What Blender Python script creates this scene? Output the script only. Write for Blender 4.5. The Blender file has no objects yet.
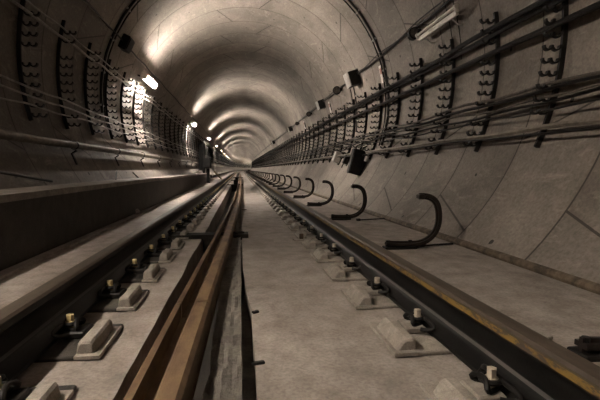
import bpy, math, random
from mathutils import Vector, Matrix, noise
C = bpy.context.scene.collection
PI = math.pi
R0, X0, Z0 = 2.55, 0.20, 1.68          # lining radius and centre
CAM_H = 0.465
S_END, S_BACK = 290.0, -26.0
XL, XR = -0.7645, 0.808               # rail centre lines
FL = -0.20                             # slab level

def shift(s):                          # the tunnel bends gently to the right
    return max(0.0, s - 84.0) ** 2 / 2460.0
def P(s, x, z): return Vector((x + shift(s), s, z))
def stations(a, b):
    out = []; s = a
    while s < b - 1e-6:
        out.append(s); s += 1.0 if s < 30 else (2.5 if s < 100 else 4.0)
    return out + [b]

# ------------------------------------------------------------------ meshes
class MB:
    def __init__(self): self.v = []; self.f = []
    def add(self, vs, fs):
        n = len(self.v); self.v += [Vector(v) for v in vs]
        self.f += [tuple(i + n for i in f) for f in fs]
    def box(self, c, d, rot=None, taper=1.0, bev=0.0):
        c = Vector(c); hx, hy, hz = d[0]/2, d[1]/2, d[2]/2
        rot = rot or Matrix.Identity(3)
        if bev <= 0: rings = [(-hz, 0, 1.0), (hz, 0, taper)]
        else: rings = [(-hz, bev, 1), (-hz+bev, 0, 1), (hz-bev, 0, taper), (hz, bev, taper)]
        vs = []; k = 8 if bev > 0 else 4
        for z, ins, t in rings:
            x = (hx - ins)*t; y = (hy - ins)*t
            if bev > 0:
                b = bev*0.8
                pts = [(x-b,-y),(x,-y+b),(x,y-b),(x-b,y),(-x+b,y),(-x,y-b),(-x,-y+b),(-x+b,-y)]
            else: pts = [(-x,-y),(x,-y),(x,y),(-x,y)]
            vs += [c + rot @ Vector((p[0], p[1], z)) for p in pts]
        fs = [tuple(reversed(range(k)))]
        for r in range(len(rings)-1):
            for i in range(k):
                j = (i+1) % k; fs.append((r*k+i, r*k+j, (r+1)*k+j, (r+1)*k+i))
        fs.append(tuple((len(rings)-1)*k+i for i in range(k)))
        self.add(vs, fs)
    def tube(self, pts, r, n=8, cap=True):
        pts = [Vector(p) for p in pts]; vs = []; fs = []
        up = None
        for i, p in enumerate(pts):
            t = (pts[min(i+1, len(pts)-1)] - pts[max(i-1, 0)]).normalized()
            if up is None:
                up = Vector((0,0,1)) if abs(t.z) < .9 else Vector((1,0,0))
            a = t.cross(up).normalized(); b = a.cross(t).normalized(); up = b
            rr = r[i] if isinstance(r, (list, tuple)) else r
            for k in range(n):
                w = 2*PI*k/n; vs.append(p + a*math.cos(w)*rr + b*math.sin(w)*rr)
        for i in range(len(pts)-1):
            for k in range(n):
                j = (k+1) % n; fs.append((i*n+k, i*n+j, (i+1)*n+j, (i+1)*n+k))
        if cap:
            fs.append(tuple(reversed(range(n)))); fs.append(tuple((len(pts)-1)*n+k for k in range(n)))
        self.add(vs, fs)
    def ribbon(self, pts, w, th, axis):      # rectangular bar along pts; width w along axis, thickness th across
        pts = [Vector(p) for p in pts]; axis = Vector(axis).normalized(); vs = []; fs = []
        for i, p in enumerate(pts):
            t = (pts[min(i+1, len(pts)-1)] - pts[max(i-1, 0)]).normalized()
            n = t.cross(axis).normalized()
            for (u, v) in ((-1,-1),(1,-1),(1,1),(-1,1)): vs.append(p + axis*u*w/2 + n*v*th/2)
        for i in range(len(pts)-1):
            for k in range(4):
                j = (k+1) % 4; fs.append((i*4+k, i*4+j, (i+1)*4+j, (i+1)*4+k))
        fs.append((3,2,1,0)); m = (len(pts)-1)*4; fs.append((m, m+1, m+2, m+3))
        self.add(vs, fs)
    def sweep(self, prof, sts, closed=True, dx=None, fn=None):   # profile of (x,z) carried along the track
        n = len(prof); vs = []; fs = []
        for s in sts:
            ox = dx(s) if dx else 0
            for k, (x, z) in enumerate(prof):
                if fn: x, z = fn(s, k, x, z)
                vs.append(P(s, x+ox, z))
        for i in range(len(sts)-1):
            for k in range(n if closed else n-1):
                j = (k+1) % n; fs.append((i*n+k, i*n+j, (i+1)*n+j, (i+1)*n+k))
        if closed:
            fs.append(tuple(reversed(range(n)))); m = (len(sts)-1)*n; fs.append(tuple(m+k for k in range(n)))
        self.add(vs, fs)
    def mesh(self, name, mat, smooth=False, origin=None):
        o = Vector(origin) if origin is not None else Vector((0,0,0))
        me = bpy.data.meshes.new(name)
        me.from_pydata([v - o for v in self.v], [], self.f)
        me.materials.append(mat); me.validate()
        import bmesh
        bm = bmesh.new(); bm.from_mesh(me); bmesh.ops.recalc_face_normals(bm, faces=bm.faces); bm.to_mesh(me); bm.free()
        if smooth:
            me.shade_smooth()
            try: me.set_sharp_from_angle(angle=math.radians(38))
            except Exception: pass
        return me
    def build(self, name, mat, parent=None, smooth=False, origin=None, label=None):
        ob = bpy.data.objects.new(name, self.mesh(name, mat, smooth, origin)); C.objects.link(ob)
        if parent: ob.parent = parent
        elif origin is not None: ob.location = origin
        if label: ob['label'] = label
        return ob

def tag(o, label=None, cat=None, group=None, kind=None):
    if label: o['label'] = label
    if cat: o['category'] = cat
    if group: o['group'] = group
    if kind: o['kind'] = kind
    return o
def empty(name, loc, label, cat, group=None, rz=0):
    o = bpy.data.objects.new(name, None); C.objects.link(o); o.location = loc; o.rotation_euler.z = rz
    o.empty_display_size = .1
    return tag(o, label, cat, group)
def kids(o): return [c for c in bpy.data.objects if c.parent == o]
def tree(o): return (o, [tree(c) for c in kids(o)])
def dup(t, parent=None):
    o, ch = t; c = o.copy(); C.objects.link(c); c.parent = parent
    for k in ch: dup(k, c)
    return c
ORD = ['nearest','second','third','fourth','fifth','sixth','seventh','eighth','ninth','tenth','eleventh','twelfth',
 'thirteenth','fourteenth','fifteenth','sixteenth','seventeenth','eighteenth','nineteenth','twentieth','twenty-first',
 'twenty-second','twenty-third','twenty-fourth']
def od(i, far='far'): return ORD[i] if i < len(ORD) else far

# ------------------------------------------------------------------ materials
def newmat(name):
    m = bpy.data.materials.new(name); m.use_nodes = True
    nt = m.node_tree; b = nt.nodes['Principled BSDF']
    return m, nt, b
def N(nt, t, **kw):
    n = nt.nodes.new(t)
    for k, v in kw.items():
        if k.startswith('_'): setattr(n, k[1:], v)
        else: n.inputs[int(k[1:]) if k[0] == 'i' and k[1:].isdigit() else k].default_value = v
    return n
def math_n(nt, op, a, b=None, c=None, clamp=False):
    n = nt.nodes.new('ShaderNodeMath'); n.operation = op; n.use_clamp = clamp
    for i, v in enumerate((a, b, c)):
        if v is None: continue
        if isinstance(v, (int, float)): n.inputs[i].default_value = v
        else: nt.links.new(v, n.inputs[i])
    return n.outputs[0]
def ramp(nt, fac, stops):
    r = nt.nodes.new('ShaderNodeValToRGB'); e = r.color_ramp.elements
    while len(e) < len(stops): e.new(.5)
    for el, (p, c) in zip(e, stops): el.position = p; el.color = (*c, 1)
    nt.links.new(fac, r.inputs[0]); return r.outputs[0]
def mixc(nt, fac, a, b, mode='MIX'):
    n = nt.nodes.new('ShaderNodeMix'); n.data_type = 'RGBA'; n.blend_type = mode
    for sock, v in ((n.inputs[0], fac), (n.inputs[6], a), (n.inputs[7], b)):
        if isinstance(v, (int, float)): sock.default_value = v
        elif isinstance(v, tuple): sock.default_value = (*v, 1)
        else: nt.links.new(v, sock)
    return n.outputs[2]
def noise_t(nt, vec, scale, detail=6, rough=.6, dist=0):
    n = nt.nodes.new('ShaderNodeTexNoise'); n.inputs['Scale'].default_value = scale
    n.inputs['Detail'].default_value = detail; n.inputs['Roughness'].default_value = rough
    n.inputs['Distortion'].default_value = dist
    if vec: nt.links.new(vec, n.inputs['Vector'])
    return n.outputs[0]
def bump(nt, b, h, strength=.4, dist=.01):
    n = nt.nodes.new('ShaderNodeBump'); n.inputs['Strength'].default_value = strength
    n.inputs['Distance'].default_value = dist; nt.links.new(h, n.inputs['Height'])
    nt.links.new(n.outputs[0], b.inputs['Normal'])
def scaled(nt, vec, sc):
    n = nt.nodes.new('ShaderNodeVectorMath'); n.operation = 'MULTIPLY'; nt.links.new(vec, n.inputs[0])
    n.inputs[1].default_value = sc; return n.outputs[0]
def concrete(name, c1, c2, dark, sc=1.0, bmp=.3, stretch=(1,1,1), rough=.85, spots=.5):
    m, nt, b = newmat(name)
    tc = nt.nodes.new('ShaderNodeTexCoord').outputs['Object']
    v = scaled(nt, tc, stretch)
    big = noise_t(nt, v, 1.3*sc, 7, .62, .4); mid = noise_t(nt, v, 9*sc, 6, .65); fine = noise_t(nt, tc, 70*sc, 4, .7)
    col = ramp(nt, big, [(.3, c1), (.7, c2)])
    st = ramp(nt, noise_t(nt, v, 2.6*sc, 8, .7, .8), [(.33, (1,1,1)), (.43, (0,0,0))])
    col = mixc(nt, math_n(nt, 'MULTIPLY', st, spots), col, dark)
    g = ramp(nt, mid, [(.28, (.62,.61,.60)), (.68, (1.12,1.12,1.12))]); col = mixc(nt, 1.0, col, g, 'MULTIPLY')
    g2 = ramp(nt, fine, [(.32, (.72,.71,.70)), (.6, (1.06,1.06,1.06))]); col = mixc(nt, 1.0, col, g2, 'MULTIPLY')
    nt.links.new(col, b.inputs['Base Color']); b.inputs['Roughness'].default_value = rough
    h = math_n(nt, 'ADD', math_n(nt, 'MULTIPLY', mid, .8), math_n(nt, 'MULTIPLY', fine, .35))
    bump(nt, b, h, bmp, .012)
    return m
def lining_material(name='lining_concrete', k=1.0):
    m, nt, b = newmat(name)
    tc = nt.nodes.new('ShaderNodeTexCoord').outputs['Object']
    sep = nt.nodes.new('ShaderNodeSeparateXYZ'); nt.links.new(tc, sep.inputs[0]); x, y, z = sep.outputs
    M = lambda op, a, c=None, d=None: math_n(nt, op, a, c, d)
    bend = M('DIVIDE', M('POWER', M('MAXIMUM', M('SUBTRACT', y, 84.0), 0.0), 2.0), 2460.0)
    xc = M('SUBTRACT', M('SUBTRACT', x, bend), X0); zc = M('SUBTRACT', z, Z0)
    ang = M('DIVIDE', M('ARCTAN2', zc, xc), 2*PI)                   # -0.5 .. 0.5
    yy = M('SUBTRACT', y, 0.86)                                      # ring joints every metre
    fr = M('FRACT', M('ADD', yy, 100.0)); idx = M('FLOOR', M('ADD', yy, 100.0))
    dj = M('MINIMUM', fr, M('SUBTRACT', 1.0, fr))                    # distance to ring joint in m
    ring = M('LESS_THAN', dj, 0.009)
    edge = M('LESS_THAN', dj, 0.024)
    wn = nt.nodes.new('ShaderNodeTexWhiteNoise'); wn.noise_dimensions = '1D'; nt.links.new(idx, wn.inputs['W'])
    alt = M('MODULO', idx, 2.0)
    # longitudinal joints: six per ring, slanted, staggered ring by ring
    slant = M('MULTIPLY', M('SUBTRACT', fr, .5), M('SUBTRACT', 0.022, M('MULTIPLY', alt, .044)))
    a6 = M('FRACT', M('ADD', M('ADD', M('MULTIPLY', ang, 6.0), M('MULTIPLY', alt, .37)), M('ADD', M('MULTIPLY', slant, 6.0), 10.30)))
    da = M('MULTIPLY', M('MINIMUM', a6, M('SUBTRACT', 1.0, a6)), 2*PI*R0/6)
    seg = M('LESS_THAN', da, 0.010)
    joint = M('MAXIMUM', ring, seg)
    # lifting holes, four round the quarter, in the middle of the ring
    h8 = M('FRACT', M('ADD', M('MULTIPLY', ang, 12.0), M('ADD', M('MULTIPLY', alt, .5), 10.0)))
    hx = M('MULTIPLY', M('SUBTRACT', h8, .5), 2*PI*R0/12); hy = M('SUBTRACT', fr, .5)
    hd = M('SQRT', M('ADD', M('MULTIPLY', hx, hx), M('MULTIPLY', hy, hy)))
    jit = noise_t(nt, tc, 9, 2); hole = M('LESS_THAN', M('ADD', hd, M('MULTIPLY', M('SUBTRACT', jit, .5), .05)), .022)
    # colour
    v = scaled(nt, tc, (1, .6, 1))
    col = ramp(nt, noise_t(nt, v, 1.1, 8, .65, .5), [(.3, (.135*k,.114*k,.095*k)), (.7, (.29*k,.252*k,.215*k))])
    rv = M('ADD', .86, M('MULTIPLY', wn.outputs[0], .28))
    cmb = nt.nodes.new('ShaderNodeCombineXYZ')
    for i in range(3): nt.links.new(rv, cmb.inputs[i])
    col = mixc(nt, 1.0, col, cmb.outputs[0], 'MULTIPLY')
    fine = noise_t(nt, tc, 34, 5, .7)
    col = mixc(nt, 1.0, col, ramp(nt, fine, [(.3, (.66,.65,.64)), (.65, (1.12,1.12,1.12))]), 'MULTIPLY')
    smear = noise_t(nt, scaled(nt, tc, (3, 1.2, 3)), 2.2, 8, .72, 1.2)
    col = mixc(nt, ramp(nt, smear, [(.54, (0,0,0)), (.68, (.55,.55,.55))]), col, (.36,.32,.27))
    col = mixc(nt, ramp(nt, noise_t(nt, tc, 3.1, 8, .75, .6), [(.30, (.75,.75,.75)), (.40, (0,0,0))]), col, (.12,.09,.07))
    nearj = ramp(nt, M('MINIMUM', dj, da), [(.0, (.55,.55,.55)), (.05, (0,0,0))])
    gr = M('MULTIPLY', nearj, noise_t(nt, tc, 5, 5))
    col = mixc(nt, gr, col, (.10,.075,.055))
    col = mixc(nt, M('MULTIPLY', joint, .88), col, (.03,.024,.018))
    col = mixc(nt, hole, col, (.03,.025,.02))
    nt.links.new(col, b.inputs['Base Color']); b.inputs['Roughness'].default_value = .8
    h = M('SUBTRACT', M('MULTIPLY', fine, .22), M('ADD', M('MULTIPLY', M('MAXIMUM', joint, hole), 1.2), M('MULTIPLY', edge, .25)))
    bump(nt, b, h, .5, .012)
    return m
def metal(name, c1, c2, rough=.5, met=.6, sc=14, bmp=.2, th=(.4,.62), stretch=(1,1,1)):
    m, nt, b = newmat(name)
    tc = scaled(nt, nt.nodes.new('ShaderNodeTexCoord').outputs['Object'], stretch)
    n = noise_t(nt, tc, sc, 7, .7, .3)
    nt.links.new(ramp(nt, n, [(th[0], c1), (th[1], c2)]), b.inputs['Base Color'])
    b.inputs['Roughness'].default_value = rough; b.inputs['Metallic'].default_value = met
    if c2[0] < .05: b.inputs['Specular IOR Level'].default_value = .25; b.inputs['Metallic'].default_value = 0
    bump(nt, b, noise_t(nt, tc, sc*4, 4), bmp, .003)
    return m
def rail_material(name, paint):
    # rail head carries rust on top and worn yellow paint down its gauge side; web and foot are blackened
    m, nt, b = newmat(name)
    tc = nt.nodes.new('ShaderNodeTexCoord').outputs['Object']
    sep = nt.nodes.new('ShaderNodeSeparateXYZ'); nt.links.new(tc, sep.inputs[0]); x, y, z = sep.outputs
    n = noise_t(nt, scaled(nt, tc, (6, 1.2, 6)), 6, 7, .7)
    blk = ramp(nt, n, [(.35, (.003,.003,.0028)), (.7, (.009,.008,.007))])
    rust = ramp(nt, n, [(.3, (.034,.027,.021)), (.65, (.078,.060,.045))])
    head = math_n(nt, 'GREATER_THAN', z, -.048 if paint else -.012)  # rail without yellow: gauge face coloured dark, standing for its shade
    col = mixc(nt, head, blk, rust)
    if paint:
        pn = noise_t(nt, scaled(nt, tc, (3, 3.0, 9)), 5, 8, .75)
        pt = ramp(nt, pn, [(.44, (0,0,0)), (.52, (1,1,1))])
        side = math_n(nt, 'MULTIPLY', math_n(nt, 'GREATER_THAN', z, -.042), math_n(nt, 'LESS_THAN', z, -.015))
        col = mixc(nt, math_n(nt, 'MULTIPLY', math_n(nt, 'MULTIPLY', pt, side), .85), col, (.23,.145,.032))
    nt.links.new(col, b.inputs['Base Color'])
    worn = math_n(nt, 'MULTIPLY', math_n(nt, 'GREATER_THAN', z, -.140), math_n(nt, 'LESS_THAN', z, -.128))  # mask of the painted highlight, not bare metal
    col2 = mixc(nt, worn, col, (.075,.07,.066)); nt.links.new(col2, b.inputs['Base Color'])   # highlight painted as a lighter line where the web meets the foot
    b.inputs['Roughness'].default_value = .5; b.inputs['Specular IOR Level'].default_value = .25
    bump(nt, b, noise_t(nt, tc, 60, 4), .15, .003)
    return m

M = {}
M['lining'] = lining_material(); M['lining_shaded'] = lining_material('shaded_lining_concrete', .72)  # second one is the same concrete darkened, painting shade on the left wall
M['slab'] = concrete('slab_concrete', (.25,.215,.188), (.42,.37,.33), (.13,.108,.092), 1.0, .35, (1,.8,1))
M['rough'] = concrete('rough_concrete', (.09,.08,.067), (.27,.245,.21), (.03,.026,.02), 4.0, 1.2)
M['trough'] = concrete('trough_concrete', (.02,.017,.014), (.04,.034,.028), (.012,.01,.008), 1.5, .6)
M['walk'] = concrete('shaded_walkway_concrete', (.035,.029,.024), (.065,.055,.045), (.02,.017,.014), 1.0, .5)  # face colour darkened to carry its shade
M['walktop'] = concrete('lit_walkway_concrete', (.20,.174,.146), (.32,.28,.24), (.13,.11,.09), 1.0, .5)  # lighter colour paints the light falling on the top
M['block'] = concrete('block_concrete', (.24,.21,.178), (.38,.34,.295), (.13,.11,.09), 3.0, .3)
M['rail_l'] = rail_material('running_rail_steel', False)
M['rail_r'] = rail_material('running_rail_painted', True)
M['rust'] = metal('rusty_rail', (.055,.030,.018), (.19,.120,.060), .75, .1, 5, .4, (.35,.65), (2,.8,2))
M['rustdark'] = metal('dark_rust', (.05,.03,.02), (.11,.065,.035), .75, .1, 8, .4)
M['black'] = metal('black_steel', (.005,.0045,.004), (.014,.012,.010), .55, .2, 12, .3)
M['blackred'] = metal('primed_bracket_steel', (.010,.008,.007), (.028,.020,.015), .48, .3, 12, .3)
M['cable'] = metal('black_cable_sheath', (.006,.005,.0045), (.016,.013,.011), .6, 0, 20, .1)
M['cabledust'] = metal('dusty_cable_sheath', (.03,.025,.02), (.10,.082,.065), .7, 0, 15, .2)
M['cablegrey'] = metal('grey_cable_sheath', (.22,.20,.18), (.38,.35,.31), .6, 0, 15, .1)
M['pipe'] = metal('dusty_grey_pipe', (.11,.093,.072), (.21,.18,.145), .6, .1, 8, .2)
M['edging'] = metal('brown_edging_pipe', (.04,.027,.016), (.14,.105,.068), .8, 0, 9, .5)
M['galv'] = metal('galvanised_steel', (.30,.28,.26), (.5,.47,.43), .4, .6, 10, .1)
M['housing'] = metal('grey_lamp_housing', (.34,.31,.27), (.46,.42,.37), .5, .2, 12, .1)
M['bolt'] = metal('pale_bolt_cap', (.42,.33,.16), (.60,.50,.28), .6, .1, 30, .1)
M['boltw'] = metal('dusty_bolt_cap', (.40,.34,.27), (.55,.48,.38), .6, .1, 30, .1)
M['timber'] = metal('site_timber', (.30,.22,.14), (.45,.35,.23), .8, 0, 4, .5, (.35,.65), (6,1,6))
M['darktimber'] = metal('blackened_timber', (.008,.006,.005), (.02,.016,.012), .85, 0, 6, .5)
M['white'] = metal('white_plate', (.55,.50,.45), (.68,.62,.56), .5, 0, 10, .05)
M['red'] = metal('red_print', (.28,.09,.06), (.36,.13,.09), .5, 0, 10, .05)
m_soot = metal('soot_black_paint', (.002,.002,.002), (.005,.0045,.004), .8, 0, 12, .1); m_soot.node_tree.nodes['Principled BSDF'].inputs['Specular IOR Level'].default_value = .1; M['soot'] = m_soot
M['plastic'] = metal('grey_box_plastic', (.30,.28,.25), (.40,.37,.33), .5, 0, 8, .05)
m, nt, b = newmat('lit_tube'); b.inputs['Base Color'].default_value = (.9,.9,.85,1)
b.inputs['Emission Color'].default_value = (1.0,.90,.80,1); b.inputs['Emission Strength'].default_value = 420.0
M['lit'] = m
m, nt, b = newmat('dim_lit_tube'); b.inputs['Base Color'].default_value = (.9,.9,.85,1)
b.inputs['Emission Color'].default_value = (1.0,.88,.76,1); b.inputs['Emission Strength'].default_value = 190.0  # emission lowered to darken the walls near the camera
M['worn'] = m  # tube with lowered emission, not wear
m, nt, b = newmat('unlit_tube'); b.inputs['Base Color'].default_value = (.62,.58,.52,1); b.inputs['Roughness'].default_value = .3
M['unlit'] = m

# ------------------------------------------------------------------ the lining (setting)
def arc_pt(a, off=0):    # a in degrees, off = distance off the lining
    r = R0 - off; return (X0 + r*math.cos(math.radians(a)), Z0 + r*math.sin(math.radians(a)))
def wallz(z, side, off=0):
    r = R0 - off; dz = z - Z0; return X0 + side*math.sqrt(r*r - dz*dz)
def lining(name, a0, a1, n, mat='lining'):
    prof_in = [arc_pt(a0 + (a1-a0)*i/n) for i in range(n+1)]
    prof_out = [arc_pt(a1 - (a1-a0)*i/n, -.25) for i in range(n+1)]
    b = MB(); b.sweep(prof_in + prof_out, stations(S_BACK, S_END), True)
    o = b.build(name, M[mat], smooth=True); o['kind'] = 'structure'; return o
lining('wall_right', -50, 40, 36)
lining('ceiling', 40, 155, 46)
lining('wall_left', 155, 230, 30, 'lining_shaded')

# slabs: centre and right, left strip and outer slab, trough, all as one floor per level
rnd = random.Random(4)
def st_fine(a, b):
    out = []; s = a
    while s < b - 1e-6:
        out.append(s); s += .12 if 0 < s < 6 else (1.0 if s < 30 else 3.0)
    return out + [b]
def edge_wob(s, k, x, z):
    if k in (0, 1):
        w = .045 if s < 2.1 else max(.012, .045 - .035*(s-2.1)/.9)
        x = x - .045 + w + .008*noise.noise(Vector((s*2.2, 3, 0))) + .003*noise.noise(Vector((s*9, 1, 0)))
    return x, z
FB = -.9
b = MB(); b.sweep([(.045, FB), (.045, FL), (2.02, FL), (2.02, FB)], st_fine(S_BACK, S_END), True, fn=edge_wob)
b.build('floor', M['slab'])['kind'] = 'structure'
def strip_wob(s, k, x, z):
    if k in (2, 3): x += .010*noise.noise(Vector((s*1.6, 7, 0))) + .004*noise.noise(Vector((s*9, 2, 0)))
    return x, z
b = MB(); b.sweep([(-1.72, FB), (-1.72, FL), (-.37, FL), (-.37, FB)], st_fine(S_BACK, S_END), True, fn=strip_wob)
b.build('floor', M['slab'])['kind'] = 'structure'
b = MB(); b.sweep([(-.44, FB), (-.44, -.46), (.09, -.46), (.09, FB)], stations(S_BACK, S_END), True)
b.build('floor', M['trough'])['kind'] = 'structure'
# rough kerb between trough and centre slab
def kerb_wob(s, k, x, z):
    if 1 <= k <= 8:
        z += .010*noise.noise(Vector((s*5, x*40, 9))) + .006*noise.noise(Vector((s*17, x*90, 2)))
        if k == 8: z = FL + .012 + .002*noise.noise(Vector((s*6, 0, 9)))
    if k == 1: x += .014*noise.noise(Vector((s*3, 5, 0))) + .008*noise.noise(Vector((s*11, 5, 0)))
    return x, z
def st_rough(a, b):
    out = []; s = a
    while s < b - 1e-6: out.append(s); s += .02 if .4 < s < 5 else (.3 if s < 12 else 2.0)
    return out + [b]
b = MB(); b.sweep([(-.118, -.47)] + [(-.110 + .110*i/7, FL+.008) for i in range(8)] + [(.002, FL-.075), (.075, FL-.08), (.075, -.47)], st_rough(S_BACK, S_END), True, fn=kerb_wob)
b.build('trim_1', M['rough'])['kind'] = 'structure'
# thin screed apron against the left walkway, with its ragged edge
def ap_wob(s, k, x, z):
    if k in (2, 3): x += .02*noise.noise(Vector((s*.7, 2, 0))) + .008*noise.noise(Vector((s*3.1, 2, 0)))
    return x, z
b = MB(); b.sweep([(-1.60, FL-.01), (-1.60, FL+.020), (-1.44, FL+.016), (-1.435, FL-.01)], st_fine(S_BACK, 30), True, fn=ap_wob)
b.build('trim_2', M['slab'])['kind'] = 'structure'

# ------------------------------------------------------------------ cable walkways on the left
def walkway(x_face, ztop, s0, s1, label):
    def wob(s, k, x, z):
        if k in (2,): z += .010*noise.noise(Vector((s*1.5, 1, 0))) + .004*noise.noise(Vector((s*7, 1, 0))); x += .012*noise.noise(Vector((s*1.1, 4, 0)))
        return x, z
    sts = [s0]
    while sts[-1] < s1 - .01: sts.append(min(s1, sts[-1] + (.25 if s1 < 40 else 2)))
    bb = MB(); bb.sweep([(x_face-.25, -.35), (wallz(ztop-.02, -1, .0), ztop-.05), (x_face, ztop-.05), (x_face, -.35)], sts, True)
    r = empty('walkway', P(min((s0+s1)/2, 60), x_face, FL), label, 'walkway')
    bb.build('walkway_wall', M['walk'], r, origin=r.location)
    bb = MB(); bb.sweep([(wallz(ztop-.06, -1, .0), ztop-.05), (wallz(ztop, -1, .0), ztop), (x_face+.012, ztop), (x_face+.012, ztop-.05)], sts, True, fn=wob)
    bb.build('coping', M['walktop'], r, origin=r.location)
    return r
walkway(-1.515, .30, S_BACK, 8.9, 'long low concrete cable walkway at the lower left, nearest section')
walkway(-1.54, .285, 8.9, 21.2, 'dark concrete walkway section beyond the step in the left walkway')
walkway(-1.66, .12, 27.0, 270.0, 'low far walkway running along the left wall under the distant lamps')

# ------------------------------------------------------------------ running rails
def rail_prof(cx, top, h=.18, hh=.0365, fw=.075):
    p = [(hh-.008, 0), (hh, -.008), (hh, -.034), (hh-.006, -.040), (.018, -.052), (.0095, -.064), (.0095, -h+.055), (.016, -h+.036), (.026, -h+.028), (fw, -h+.013), (fw, -h)]
    return [(cx+x, top+z) for x, z in p] + [(cx-x, top+z) for x, z in reversed(p)]
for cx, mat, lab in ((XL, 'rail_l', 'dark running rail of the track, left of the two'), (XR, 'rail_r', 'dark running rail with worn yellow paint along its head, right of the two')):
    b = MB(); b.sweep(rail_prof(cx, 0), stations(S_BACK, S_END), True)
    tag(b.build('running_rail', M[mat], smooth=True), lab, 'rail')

# rail fastenings
def fastening(side):
    # local frame: origin under the rail on the slab, +x towards the track centre
    e = empty('rail_fastening', (0,0,0), 'x', 'rail fastening')
    g = -1 if side == 'R' else 1
    bb = MB(); bb.box((-.0, -.055, .008), (.54, .33, .016), bev=.004); bb.build('base_plate', M['block' if side == 'R' else 'trough'], e)
    for sg in (1, -1):
        bb = MB(); prof = [(.262,.0155),(.236,.052),(.222,.060),(.196,.060),(.186,.052),(.180,.0155)] if side == 'R' else [(.252,.0155),(.246,.054),(.238,.063),(.202,.063),(.193,.054),(.187,.0155)]
        rim = MB(); rim.box((g*sg*.232, -.08, .0125), (.085, .30, .012)); rim.build('rim', M['block'], e)
        n = len(prof); vs = []; L = [(-.125,.78),(-.118,.95),(-.10,1),(.10,1),(.118,.95),(.125,.78)]
        for yy, t in L:
            for x, z in prof: vs.append((g*sg*(.221+(x-.221)*t), yy-.08, .0155+(z-.0155)*t))
        fs = [tuple(range(n)), tuple(reversed([(len(L)-1)*n+i for i in range(n)]))]
        for i in range(len(L)-1):
            for k in range(n):
                j = (k+1) % n; fs.append((i*n+k, i*n+j, (i+1)*n+j, (i+1)*n+k))
        bb.add(vs, fs); bb.build('shoulder', M['block'], e)
        # spring clip: looping rod
        bb = MB(); pts = []
        for k in range(49):
            t = -1 + 2*k/48; a = t*PI*1.55
            px = .104 + .034*math.cos(a*1.0) - .012*math.cos(3*a); py = .078*t + .030*math.sin(2*a)
            pz = .060 + .014*math.cos(a*2) - .006*abs(t)
            pts.append((g*sg*px, py, pz))
        bb.tube(pts, .0085, 8)
        bb.tube([(g*sg*(.104+.026*math.cos(w)), .030*math.sin(w), .066) for w in [i*PI/8 for i in range(17)]], .008, 6)
        bb.build('spring_clip', M['black'], e, smooth=True)
        bb = MB(); bb.box((g*sg*.126, 0, .030), (.085, .11, .027), bev=.006); bb.build('guide_plate', M['block' if side == 'R' else 'black'], e)
        bb = MB()
        for (r, z0, z1) in ((.020,.038,.072), (.0145,.072,.098)):
            n = 6 if r < .018 else 14
            vs = [(g*sg*.100 + r*math.cos(2*PI*i/n), r*math.sin(2*PI*i/n), z) for z in (z0, z1) for i in range(n)]
            fs = [tuple(reversed(range(n))), tuple(range(n, 2*n))] + [(i, (i+1) % n, n+(i+1) % n, n+i) for i in range(n)]
            bb.add(vs, fs)
        bb.build('bolt', M['bolt' if side == 'L' else 'boltw'], e, label='yellowish bolt cap' if side == 'L' else 'pale dusty bolt cap')
    bb = MB(); bb.box((0, 0, .0175), (.15, .17, .004)); bb.build('rail_pad', M['black'], e)
    return e
FS, NF = .543, 148
for side, cx, word in (('L', XL, 'left'), ('R', XR, 'right')):
    F0 = 1.83 if side == 'L' else 1.71
    pr = fastening(side); T = tree(pr)
    bits = kids(pr)
    for i in range(-3, NF-3):
        s = F0 + FS*i
        o = pr if i == -3 else dup(T)
        o.location = P(s, cx, FL)
        if i < -1: lab = 'concrete seat with clip and bolt under the %s rail, behind the view' % word
        elif i == -1: lab = 'concrete seat with clip under the %s rail, cut by the bottom edge' % word
        elif i < 14: lab = '%s whole concrete seat with clip and bolt along the %s rail' % (ORD[i], word)
        else: lab = 'small distant concrete seat with clip and bolt under the %s rail' % word
        tag(o, lab, 'rail fastening', 'fastenings along the %s rail' % word)
    b = MB(); s = F0 + FS*(NF-3)
    while s < 200:
        b.box(P(s, cx, FL+.03), (.50, .25, .06)); s += FS
    tag(b.build('rail_fastening', M['block']), 'far row of rail seats fading into the distance, %s rail' % word, 'rail fastening', kind='stuff')

# ------------------------------------------------------------------ rusty rail lying in the trough
PTS = [(-6,-.32),(0,-.297),(1.12,-.283),(2.27,-.255),(2.8,-.240),(4.15,-.205),(6,-.165),(8,-.130),(10,-.107),(16,-.08),(27,-.055),(60,-.04)]
def lie(s):
    for (a, x), (c, y) in zip(PTS, PTS[1:]):
        if s <= c: t = (s-a)/(c-a); return x + (y-x)*t
    return PTS[-1][1]
def lie_s(s): return (lie(s-.6)+lie(s)+lie(s+.6))/3
def side_rail(s0, s1, label):
    sts = [s0 + (s1-s0)*i/ max(8, int((s1-s0)/.4)) for i in range(max(8, int((s1-s0)/.4))+1)]
    pr = [(-.011,-.085),(.011,-.085),(.011,-.150),(.060,-.158),(.062,-.090),(.070,-.082),(.118,-.080),(.131,-.092),(.131,-.205),(.118,-.215),(.066,-.215),(.060,-.200),(.011,-.190),(.011,-.235),(-.011,-.235)]
    pr = [(x, z-.018) for x, z in pr]
    b = MB(); b.sweep(pr, sts, True, dx=lie_s)
    return tag(b.build('steel_rail', M['rust'], smooth=True), label, 'rail')
side_rail(-6, 1.925, 'rusty loose rail lying in the trough at the bottom edge, nearest length')
side_rail(1.937, 60, 'rusty loose rail bending away into the distance beside the centre slab')
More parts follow.
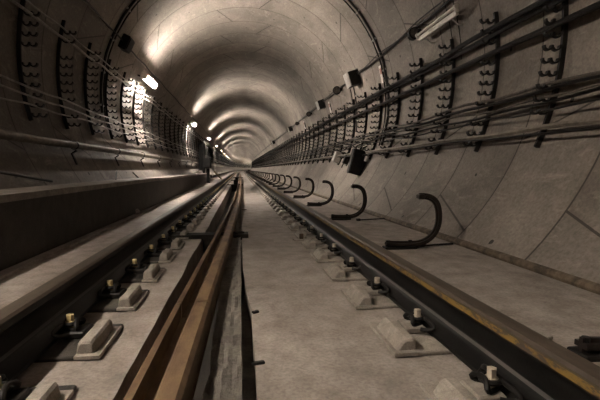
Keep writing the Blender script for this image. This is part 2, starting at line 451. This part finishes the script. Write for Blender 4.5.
for i, (s, xa, xb) in enumerate(((-.9,-.62,.07),(4.42,-.66,.075),(11.3,-.60,.06),(18.6,-.62,.11),(26,-.62,.08),(34.5,-.6,.22))):
    if i == 0 or i == 2:
        continue
    b = MB(); b.box(P(s, (xa+xb)/2, FL+.012-.0), (xb-xa, .17, .055), bev=.006)
    b.box(P(s, -.235, FL-.13), (.24, .15, .24))
    b.box(P(s-.02, -.02, FL+.045), (.10, .05, .02), Matrix.Rotation(.4, 3, 'Z'))
    tag(b.build('cross_timber', M['darktimber'], origin=P(s, -.2, FL)), '%s blackened timber laid across the trough under the rusty rail' % {1:'nearest',3:'second',4:'third',5:'farthest'}[i], 'timber', 'timbers across the trough')

# ------------------------------------------------------------------ contact rail hooks on the right slab
def hook():
    e = empty('contact_rail_bracket', (0,0,0), 'x', 'bracket')
    b = MB(); pts = [(-.02,.045),(.08,.040),(.18,.038),(.26,.042),(.33,.066),(.39,.115),(.425,.18),(.437,.25),(.432,.32),(.412,.38),(.375,.418),(.325,.436),(.26,.438)]
    # smooth
    P3 = [Vector((x, 0, z)) for x, z in pts]; sm = []
    for i in range(len(P3)-1):
        p0 = P3[max(i-1,0)]; p1 = P3[i]; p2 = P3[i+1]; p3 = P3[min(i+2, len(P3)-1)]
        for k in range(4):
            t = k/4; sm.append(.5*((2*p1) + (p2-p0)*t + (2*p0-5*p1+4*p2-p3)*t*t + (3*p1-p0-3*p2+p3)*t**3))
    sm.append(P3[-1])
    b.ribbon(sm, .060, .020, (0,1,0)); b.ribbon([p for p in sm], .018, .052, (0,1,0))
    b.build('hook', M['blackred'], e, smooth=True)
    b = MB(); b.box((.10, 0, .010), (.27, .10, .020), bev=.004); b.build('foot_plate', M['black'], e)
    for x in (.0, .19):
        b = MB(); b.tube([(x,.0,.02),(x,0,.072)], .016, 6); b.build('bolt', M['black'], e)
    b = MB(); b.box((.275, 0, .436), (.05, .075, .035), bev=.005); b.build('clamp', M['blackred'], e)
    return e
hk = hook(); TH = tree(hk)
for i in range(100):
    s = 1.41 + 2.18*i; o = hk if i == 0 else dup(TH)
    o.location = P(s, 1.21 + .01*math.sin(i*2.1), FL); o.rotation_euler.z = .03*math.sin(i*3.7)
    lab = 'bracket foot with bolts cut by the right edge, nearest of the hooked brackets' if i == 0 else ('%s black hooked bracket on the slab right of the track' % ORD[i] if i < 12 else 'small distant black hooked bracket beyond the twelfth, right of the track')
    tag(o, lab, 'bracket', 'hooked contact rail brackets')

# brown pipe along the foot of the right wall
b = MB(); b.tube([P(s, wallz(FL+.03, 1, .035), FL+.022+.006*noise.noise(Vector((s*.8,0,0)))) for s in stations(S_BACK, S_END)], .032, 8)
tag(b.build('edging_pipe', M['edging'], smooth=True), 'brown dirty pipe lying along the foot of the right wall', 'pipe')
# fixing lugs beside it near the second hook
for i, (s, x) in enumerate(((3.62,1.46),(5.6,1.5))):
    b = MB(); b.tube([P(s, x, FL+.012), P(s+.03, x+.36, FL+.022)], .009, 6); b.box(P(s, x, FL+.016), (.05,.05,.032), bev=.005)
    tag(b.build('anchor_rod', M['black'], origin=P(s, x, FL)), ('dark thin rod on the slab beside the second hooked bracket' if i == 0 else 'dark thin rod on the slab beside the third hooked bracket'), 'rod')

# ------------------------------------------------------------------ wall cable brackets
def bracket(side, z0, z1, rows):
    # origin on the lining at height zc; local axes = world axes
    zc = (z0+z1)/2; ox = wallz(zc, side)
    e = empty('cable_bracket', (0,0,0), 'x', 'cable bracket')
    b = MB(); pts = []
    a0 = math.asin((z0-Z0)/R0); a1 = math.asin((z1-Z0)/R0)
    for i in range(15):
        a = a0 + (a1-a0)*i/14; r = R0 - .028
        pts.append((X0 + side*r*math.cos(a) - ox, 0, Z0 + r*math.sin(a) - zc))
    b.ribbon(pts, .024, .034, (0,1,0))
    b.ribbon([(p[0]-side*.0, p[1]-.016, p[2]) for p in pts], .008, .044, (0,1,0))
    b.build('strip', M['black'], e)
    hm = []
    for z in rows:
        x = wallz(z, side, .05) - ox
        b = MB(); pl = []
        for c in (.042, .118):
            for k in range(9):
                w = PI + PI*k/8
                pl.append((x - side*(c + .034*math.cos(w)), 0, z - zc + .034*math.sin(w) + (.004 if k in (0,8) else 0)))
        b.ribbon([(x, 0, z-zc)] + pl, .034, .015, (0,1,0))
        hm.append(b)
    return e, hm
def place_brackets(side, z0, z1, rows, ss, word):
    cx = wallz((z0+z1)/2, side); zc = (z0+z1)/2
    eN, hm = bracket(side, z0, z1, rows)
    for h in hm: h.build('horn', M['black'], eN)
    TN = tree(eN)
    eF, hm = bracket(side, z0, z1, rows)
    allb = MB()
    for h in hm: allb.add(h.v, h.f)
    allb.build('horns', M['black'], eF); TF = tree(eF)
    usedF = False; made = []
    for i, s in enumerate(ss):
        near = i < 16
        if near: o = eN if i == 0 else dup(TN)
        elif not usedF: o = eF; usedF = True
        else: o = dup(TF)
        o.location = P(s, cx, zc)
        lab = '%s tall black cable bracket with horns on the %s wall' % (ORD[i], word) if i < 12 else 'far black cable bracket beyond the twelfth on the %s wall' % word
        if side > 0 and i == 0: lab = 'nearest black cable bracket on the right wall, cut by the top edge'
        tag(o, lab, 'cable bracket', 'cable brackets on the %s wall' % word)
        made.append(o)
    for i, o in enumerate(made[:3]):      # some horns are missing on the nearest ones
        hs = [k for k in kids(o) if k.name.startswith('horn')]
        for k in random.Random(i+side).sample(hs, 2 if i else 4): bpy.data.objects.remove(k)
rowsR = [.75 + .107*k for k in range(13)]
rowsL = [1.06 + .107*k for k in range(12)]
place_brackets(1, .64, 2.12, rowsR, [2.56] + [3.56 + 1.0*k for k in range(133)], 'right')
place_brackets(-1, .98, 2.38, rowsL, [4.2] + [5.25 + 1.04*k for k in range(205)], 'left')

# ------------------------------------------------------------------ cables and pipes
def cable(name, mat, r, side, zf, off, s0, s1, label, cat='cable', seed=0, wob=.012, step=.35, n=6, group=None):
    pts = []; s = s0
    while s < s1:
        w = wob*noise.noise(Vector((s*1.05, seed*7.3, 0)))*1.5 + wob*.6*noise.noise(Vector((s*.31, seed*3.1, 4)))
        z = (zf(s) if callable(zf) else zf) + w
        o = off + wob*.7*noise.noise(Vector((s*.8, seed*5.7, 9)))
        pts.append(P(s, wallz(z, side, o), z)); s += step if s < 25 else (1.5 if s < 80 else 4)
    b = MB(); b.tube(pts, r, n)
    return tag(b.build(name, mat, smooth=True), label, cat, group)
E1 = 270
cable('power_cable', M['cable'], .030, 1, 1.875, .085, -8, E1, 'thick black cable on the right wall, upper line of the high pair', seed=1, wob=.012)
cable('power_cable', M['cable'], .026, 1, 1.895, .155, -8, E1, 'thick black cable lying in front of the high pair, right wall', seed=2, wob=.014)
cable('power_cable', M['cable'], .028, 1, 1.69, .085, -8, E1, 'thick black cable on the right wall, lower line of the high pair', seed=3, wob=.012)
cable('power_cable', M['cable'], .020, 1, 1.665, .140, -8, E1, 'thinner black cable alongside the lower line of the high pair, right wall', seed=4, wob=.014)
cable('signal_cable', M['cabledust'], .016, 1, 1.165, .12, -8, E1, 'dusty cable, top strand of the loose bundle on the right wall', seed=5, wob=.035)
cable('signal_cable', M['cable'], .018, 1, 1.12, .10, -8, E1, 'black cable just under the top strand of the right wall bundle', seed=6, wob=.03)
cable('signal_cable', M['cabledust'], .012, 1, 1.06, .14, -8, E1, 'thin dusty cable weaving through the middle of the right wall bundle', seed=7, wob=.05)
cable('signal_cable', M['cable'], .014, 1, 1.02, .09, -8, E1, 'black cable in the lower half of the right wall bundle', seed=8, wob=.04)
cable('signal_cable', M['cable'], .010, 1, lambda s: .965 - .03*abs(math.sin(s*2.2)), .13, -8, 80, 'thin black cable sagging in loops below the right wall bundle', seed=9, wob=.03)
cable('conduit', M['pipe'], .024, 1, .80, .11, -8, E1, 'grey round conduit along the right wall below the cable bundle', 'pipe', seed=10, wob=.014)
cable('signal_cable', M['cable'], .012, 1, .755, .13, -8, E1, 'thin black cable under the grey conduit on the right wall', seed=11, wob=.018)
cable('lamp_cable', M['cable'], .017, 1, 2.52, .04, -8, E1, 'black cable high on the right vault linking the boxes', seed=12, wob=.02)
cable('lamp_cable', M['cable'], .009, 1, 2.555, .05, -8, E1, 'thin cable twisted along the high right vault cable', seed=13, wob=.03)
cable('signal_cable', M['cablegrey'], .016, -1, 2.10, .14, -8, E1, 'pale thin cable high on the left wall, lower of the top pair', seed=14, wob=.03)
cable('signal_cable', M['cablegrey'], .011, -1, 2.215, .10, -8, E1, 'pale thin cable high on the left wall, upper of the top pair', seed=15, wob=.03)
cable('signal_cable', M['cablegrey'], .011, -1, 1.34, .12, -8, E1, 'pale thin cable on the left wall, top of the lower three', seed=16, wob=.03)
cable('signal_cable', M['cablegrey'], .011, -1, 1.24, .12, -8, E1, 'pale thin cable on the left wall, middle of the lower three', seed=17, wob=.03)
cable('signal_cable', M['cablegrey'], .010, -1, 1.13, .12, -8, E1, 'pale thin cable on the left wall, bottom of the lower three', seed=18, wob=.04)
cable('lamp_cable', M['cable'], .016, -1, 2.76, .03, -8, E1, 'dark cable high on the left vault above the lamps', seed=19, wob=.02)
cable('water_pipe', M['pipe'], .042, -1, .765, .10, -8, E1, 'thick dusty pipe along the left wall above the walkway', 'pipe', seed=20, wob=.004, n=12)
# pipe hangers
for i in range(16):
    s = 4.05 + 2.0*i
    if s > 34: break
    b = MB(); pts = [P(s, wallz(.52, -1, .02), .52), P(s, wallz(.66, -1, .03), .66), P(s, wallz(.70, -1, .10), .70)]
    b.ribbon(pts, .04, .02, (0,1,0))
    b.ribbon([P(s, wallz(.765,-1,.10)+.052*math.cos(w), .765+.052*math.sin(w)) for w in [PI*2*k/14 for k in range(15)]], .035, .008, (0,1,0))
    tag(b.build('pipe_hanger', M['black'], origin=P(s, wallz(.7,-1), .7)), ('%s dark hanger clamping the pipe on the left wall' % ORD[i]) if i < 8 else 'far dark hanger clamping the pipe on the left wall', 'hanger', 'pipe hangers on the left wall')
# struts that stick out of the left wall below the pipe
for i, (s, z, ds, dz, lab) in enumerate(((4.0,.44,.9,-.10,'dark rod slanting down the left wall above the near walkway'),(7.2,.30,.35,.12,'short dark rod leaning on the left wall near the middle of the walkway'),(8.6,.40,.2,-.13,'short dark rod slanting on the left wall near the walkway step'))):
    b = MB(); b.tube([P(s, wallz(z,-1,.05), z), P(s+ds, wallz(z+dz,-1,.05), z+dz)], .013, 6)
    tag(b.build('steel_rod', M['black'], origin=P(s, wallz(z,-1,.05), z)), lab, 'rod')

# cable round the vault
def hoop(s, a0, a1, off, r, mat, label, name='loop_cable', clamps=True):
    e = empty(name, P(s, *arc_pt((a0+a1)/2)), label, 'cable')
    b = MB(); pts = []
    n = int(abs(a1-a0)/3)+2
    for i in range(n+1):
        a = a0 + (a1-a0)*i/n; x, z = arc_pt(a, off + .008*noise.noise(Vector((a*.2, s, 0))))
        pts.append(P(s + .02*noise.noise(Vector((a*.06, s, 3))), x, z))
    b.tube(pts, r, 6); b.build('sheath', mat, e, smooth=True, origin=e.location)
    if clamps:
        a = a0 + 6
        while a < a1:
            b = MB(); x, z = arc_pt(a, off*.6); b.box(P(s, x, z), (.03, .07, .03), Matrix.Rotation(-math.radians(a), 3, 'Y')); b.build('clamp', M['galv'], e, origin=e.location); a += 13
    return e
hoop(8.10, -18, 186, .03, .022, M['cable'], 'thick black cable arching right over the vault, nearer of the two')
hoop(8.25, -18, 192, .03, .013, M['cable'], 'thin black cable arching over the vault beside the thick one')
hoop(10.35, -8, 18, .03, .014, M['cable'], 'black cable dropping from the larger box to the high cable pair')
hoop(10.65, -28, 18, .03, .012, M['cable'], 'thin black cable dropping from the larger box down the right wall')
hoop(5.35, 3, 52, .02, .006, M['cable'], 'thin wire rising over the vault from the round junction box', clamps=False)
hoop(5.55, -2, 22, .02, .006, M['cable'], 'thin wire dropping from the round junction box', clamps=False)

# ------------------------------------------------------------------ boxes on the high right cable
def rotw(z, side):   # turns local +x to the inward normal of the lining
    a = math.asin((z-Z0)/R0); n = Vector((-side*math.cos(a), 0, -math.sin(a))); y = Vector((0,1,0)); zz = n.cross(y)
    return Matrix((n, y, zz)).transposed()
def wall_thing(name, s, z, side, label, cat, group=None):
    e = empty(name, P(s, wallz(z, side), z), label, cat, group)
    return e, rotw(z, side)
def tr_box(e, rot, nm, mat, c, d, bev=.0, label=None):
    b = MB(); b.box(rot @ Vector(c), d, rot, bev=bev); return b.build(nm, mat, e, label=label)
for i, (s, w, d) in enumerate(((9.9,.31,.22),(14.0,.26,.18),(22.6,.24,.18),(34.0,.24,.18))):
    e, r = wall_thing('ballast_box', s, 2.50, 1, ['larger metal box on the high right cable, nearest of the boxes','smaller metal box on the high right cable, behind the larger one','third metal box along the high right cable','far small metal box along the high right cable'][i], 'box', 'metal boxes on the right vault')
    tr_box(e, r, 'box_body', M['black'], (d/2+.02, 0, 0), (d, w*1.2, w), .012)
    tr_box(e, r, 'cover', M['galv'], (d/2+.02, w*.62, 0), (d*.96, .03, w*.96), .006, 'pale galvanised cover')
    tr_box(e, r, 'front_cover', M['galv'], (d+.03, 0, .0), (.02, w*1.25, w), .004, 'pale galvanised cover')
    tr_box(e, r, 'back_plate', M['black'], (.01, 0, 0), (.02, w*1.1, w*1.1))
def round_box(s, z, rad, dep, label):
    e, r = wall_thing('junction_box', s, z, 1, label, 'junction box', 'round junction boxes on the right vault')
    c = r @ Vector((rad + .03, 0, 0)); Y = Vector((0,1,0))
    b = MB(); b.tube([c - Y*dep/2, c + Y*dep/2], rad, 20); b.build('box_body', M['black'], e, smooth=True)
    b = MB(); b.tube([c - Y*(dep/2+.015), c - Y*dep/2], rad*.78, 20); b.build('lid', M['cabledust'], e, smooth=True)
    b = MB(); b.box(r @ Vector((.03, 0, 0)), (.06, dep, rad), r); b.build('wall_bracket', M['black'], e)
    for sg in (-1, 1):
        b = MB(); b.tube([c + Y*sg*dep*.4 - r @ Vector((rad*.6,0,0)), c + Y*sg*(dep*.5+.10) - r @ Vector((rad*.6,0,0))], .016, 8); b.build('gland', M['black'], e)
round_box(6.42, 2.46, .085, .09, 'round dark junction box beside the unlit tube fitting, top right')
round_box(11.5, 2.52, .105, .08, 'round dark junction box just behind the larger metal box')
round_box(16.4, 2.50, .09, .08, 'round dark junction box behind the smaller metal box')
round_box(19.9, 2.50, .08, .08, 'far round dark junction box on the high right cable')
# unlit batten fitting
e, r = wall_thing('tube_fitting', 5.68, 2.33, 1, 'unlit fluorescent tube fitting hanging high on the right wall', 'lamp')
tr_box(e, r, 'housing', M['housing'], (.13, 0, .0), (.035, 1.12, .06), .006)
b = MB(); b.tube([r @ Vector((.14,-.54,-.065)), r @ Vector((.14,.54,-.065))], .019, 10); b.build('tube', M['unlit'], e, smooth=True)
for sg in (-1, 1):
    b = MB(); b.tube([r @ Vector((.14,sg*.545,-.065)), r @ Vector((.14,sg*.595,-.065))], .030, 10); b.build('lamp_holder', M['housing'], e, smooth=True)
    b = MB(); b.tube([r @ Vector((.14,sg*.57,-.065)), r @ Vector((.14,sg*.57,.0))], .026, 8); b.build('end_cap', M['housing'], e, smooth=True)
    b = MB(); b.tube([r @ Vector((.13,sg*.40,.02)), r @ Vector((.06,sg*.40,.11)), r @ Vector((.0,sg*.40,.13))], .008, 6); b.build('hanger', M['galv'], e)
# placards
for i, (s, z) in enumerate(((8.32,2.25),(13.2,2.29),(18.5,2.27))):
    e, r = wall_thing('placard', s, z, 1, ['white and red placard on the right vault behind the arching cable','white and red placard on the right vault under the smaller box','far white placard on the right vault'][i], 'sign', 'placards on the right vault')
    tr_box(e, r, 'plate', M['white'], (.035, 0, 0), (.006, .15, .32))
    tr_box(e, r, 'print', M['red'], (.039, .0, -.055), (.004, .09, .11), label='red faded print')
    tr_box(e, r, 'spacer', M['black'], (.016, .0, 0), (.032, .06, .2))
# dark box and grey box low on the right wall
e, r = wall_thing('equipment_box', 8.8, .56, 1, 'black upright equipment box low on the right wall', 'box')
r = Matrix.Rotation(math.radians(-166), 3, 'Y') @ Matrix.Identity(3)
tr_box(e, r, 'box_body', M['black'], (.19, 0, 0), (.25, .18, .50), .012)
tr_box(e, r, 'door', M['black'], (.19, -.095, 0), (.22, .014, .45), .004)
tr_box(e, r, 'bracket', M['black'], (.03, 0, .1), (.12, .10, .30))
for k in (-1, 1):
    b = MB(); b.tube([r @ Vector((.19+k*.07,0,-.25)), r @ Vector((.19+k*.07,0,-.31)), r @ Vector((.12+k*.07,0,-.36))], .014, 6); b.build('gland', M['black'], e)
e, r = wall_thing('junction_box', 11.3, .72, 1, 'pale grey box on the right wall behind the black equipment box', 'box')
tr_box(e, r, 'box_body', M['plastic'], (.11, 0, 0), (.16, .22, .28), .01)
tr_box(e, r, 'lid', M['plastic'], (.196, 0, 0), (.014, .20, .25), .004)
tr_box(e, r, 'bracket', M['black'], (.02, 0, 0), (.04, .12, .34))
e, r = wall_thing('switch_box', 10.35, .66, 1, 'small dark switch box between the grey and black boxes', 'box')
tr_box(e, r, 'box_body', M['black'], (.07, 0, 0), (.12, .14, .22), .01)
tr_box(e, r, 'bracket', M['black'], (.01, 0, 0), (.02, .1, .28))

# ------------------------------------------------------------------ lit lamps on the left wall
zl = 2.52
a = math.asin((zl-Z0)/R0)
e = empty('tube_lamp', (0,0,0), 'x', 'lamp')
r = rotw(zl, -1)
up = 1 if (r @ Vector((0,0,1))).z > 0 else -1
b = MB(); b.box(r @ Vector((.125,0,up*.02)), (.05, 1.10, .13), r, bev=.008)
b.box(r @ Vector((.158,0,up*.083)), (.02, 1.10, .006), r); b.build('housing', M['housing'], e)  # thin lip added to keep direct light off the wall above
b = MB(); b.tube([r @ Vector((.178,-.48,0)), r @ Vector((.178,.48,0))], .019, 10); b.build('tube', M['lit'], e, smooth=True, label='glowing warm white tube')
for k in range(7):  # fins added to narrow the beam along the tunnel
    b = MB(); yk = -.54 + .18*k; b.box(r @ Vector((.196,yk,up*.012)), (.100, .004, .135), r); b.build('added_beam_fin', M['housing'], e)
for sg in (-1, 1):
    b = MB(); b.box(r @ Vector((.05,sg*.38,0)), (.11, .03, .03), r); b.build('wall_bracket', M['black'], e)
TL = tree(e)
lamps = [10.8 + 9.9*k for k in range(24)]
for i, s in enumerate(lamps):
    o = e if i == 0 else dup(TL)
    o.location = P(s, wallz(zl, -1), zl)
    tag(o, '%s glowing tube lamp on the left wall, counted into the tunnel' % ORD[i], 'lamp', 'glowing tube lamps on the left wall')
dim_me = None
for s in (0.9, -9.0, -18.9):
    o = dup(TL)
    for c in kids(o):
        if c.name.startswith('tube'):
            if not dim_me: dim_me = c.data.copy(); dim_me.materials.clear(); dim_me.materials.append(M['worn'])
            c.data = dim_me
    o.location = P(s, wallz(zl, -1), zl); tag(o, 'tube lamp on the left wall behind the viewpoint', 'lamp', 'tube lamps behind the viewpoint')
# dark switch box and cable hanging on the vault before the first lamp
e, r = wall_thing('switch_box', 8.75, 2.78, -1, 'dark box on the left vault just before the nearest glowing lamp', 'box')
tr_box(e, r, 'box_body', M['black'], (.07, 0, 0), (.14, .34, .26), .012)
tr_box(e, r, 'lid', M['black'], (.147, 0, 0), (.014, .28, .20))
# ------------------------------------------------------------------ equipment near the end of the walkway
e = empty('signal_cabinet', P(21.6, -1.50, FL), 'dark cabinet on a post past the end of the left walkway', 'cabinet')
b = MB(); b.box((0,0,.35), (.16,.16,.70)); b.build('post', M['soot'], e)
b = MB(); b.box((-.02,0,.96), (.36,.30,.50), bev=.02); b.build('cabinet_body', M['soot'], e)
b = MB(); b.box((-.02,-.158,.96), (.30,.016,.44), bev=.005); b.build('door', M['soot'], e)
b = MB(); b.box((0,0,.01), (.3,.3,.02)); b.build('base_plate', M['soot'], e)
e = empty('equipment_rack', P(22.9, -1.86, FL), 'tall dark rack against the left wall behind the cabinet', 'rack')
b = MB(); b.box((0,0,.95), (.28,.5,1.9), bev=.02); b.build('frame', M['soot'], e)
b = MB(); b.box((.14,0,1.2), (.02,.4,.9)); b.build('panel', M['soot'], e)
b = MB(); b.box((0,-.27,1.8), (.2,.05,.14)); b.build('hood', M['soot'], e)
b = MB(); rot = Matrix.Rotation(math.radians(9), 3, 'X'); b.box(P(26.6, -1.24, .075), (.07, 3.6, .05), Matrix.Rotation(-.07, 3, 'Z') @ Matrix.Rotation(math.radians(-8), 3, 'X'))
tag(b.build('timber_plank', M['timber'], origin=P(26.6,-1.24,FL)), 'pale timber plank sloping beside the left rail past the cabinet', 'plank')
b = MB(); b.box(P(19.8, -1.74, .315), (.26, .6, .06), bev=.01); b.box(P(20.0, -1.74, .370), (.2, .4, .05), bev=.01)
tag(b.build('cover_slab', M['block'], origin=P(19.8,-1.74,.29)), 'pale small slabs stacked on the end of the dark walkway', 'slab')

# ------------------------------------------------------------------ loose bits on the floor
def chunk(name, s, x, z, d, mat, label, cat, seed, rz=0):
    b = MB(); b.box((0,0,0), d, Matrix.Rotation(rz, 3, 'Z'), bev=min(d)*.22)
    b.v = [v + Vector([.16*min(d)*noise.noise(v*23 + Vector((seed, k*5, 0))) for k in range(3)]) for v in b.v]
    o = b.build(name, mat); o.location = P(s, x, z); return tag(o, label, cat)
e = empty('anchor_plate', P(4.15, .55, FL), 'small steel anchor plate with a stub on the centre slab', 'bracket')
b = MB(); b.box((0,0,.006), (.12,.10,.012), Matrix.Rotation(.1,3,'Z')); b.build('plate', M['block'], e)
b = MB(); b.box((.015,.0,.035), (.035,.03,.05), Matrix.Rotation(.1,3,'Z'), bev=.004); b.build('stub', M['rustdark'], e)
chunk('concrete_chunk', 6.9, -1.56, FL+.045, (.14,.22,.07), M['block'], 'pale concrete lump lying against the left walkway apron', 'rubble', 1, .3)
chunk('concrete_chunk', 2.05, .065, FL+.006, (.03,.02,.012), M['black'], 'dark crumb of debris at the slab edge by the rusty rail', 'rubble', 2, .6)
chunk('concrete_chunk', 1.5, .055, FL+.005, (.045,.016,.010), M['black'], 'long dark crumb of debris on the slab edge, nearer than the others', 'rubble', 3, .2)
chunk('concrete_chunk', 7.3, .06, FL+.010, (.07,.05,.012), M['rustdark'], 'dark flat scrap on the centre slab past the nearest timber', 'rubble', 4, .9)
chunk('concrete_chunk', 1.62, 1.13, FL+.008, (.09,.16,.016), M['block'], 'pale rubble beside the nearest bracket foot at the right edge', 'rubble', 5, .5)

# ------------------------------------------------------------------ camera and world
w = bpy.data.worlds.new('World'); bpy.context.scene.world = w; w.use_nodes = True
w.node_tree.nodes['Background'].inputs[0].default_value = (0,0,0,1)
w.node_tree.nodes['Background'].inputs[1].default_value = 0
cam = bpy.data.cameras.new('camera'); co = bpy.data.objects.new('camera', cam); C.objects.link(co)
f = 450.0; cam.sensor_width = 36; cam.sensor_fit = 'HORIZONTAL'; cam.lens = f/600*36; cam.clip_start = .02; cam.clip_end = 600
d = Vector((240-300, f, -(169-200)))   # tunnel direction in camera axes (right, forward, up)
yaw = math.atan2(-d.x, math.hypot(f, d.z)); pitch = math.atan2(d.z, f)
co.location = (0, 0, CAM_H)
co.rotation_euler = (PI/2 - pitch, 0, -yaw)
bpy.context.scene.camera = co
sc = bpy.context.scene
sc.view_settings.view_transform = 'Standard'; sc.view_settings.look = 'None'; sc.view_settings.gamma = 1
sc.view_settings.exposure = 2.45
try: sc.cycles.use_light_tree = True
except Exception: pass
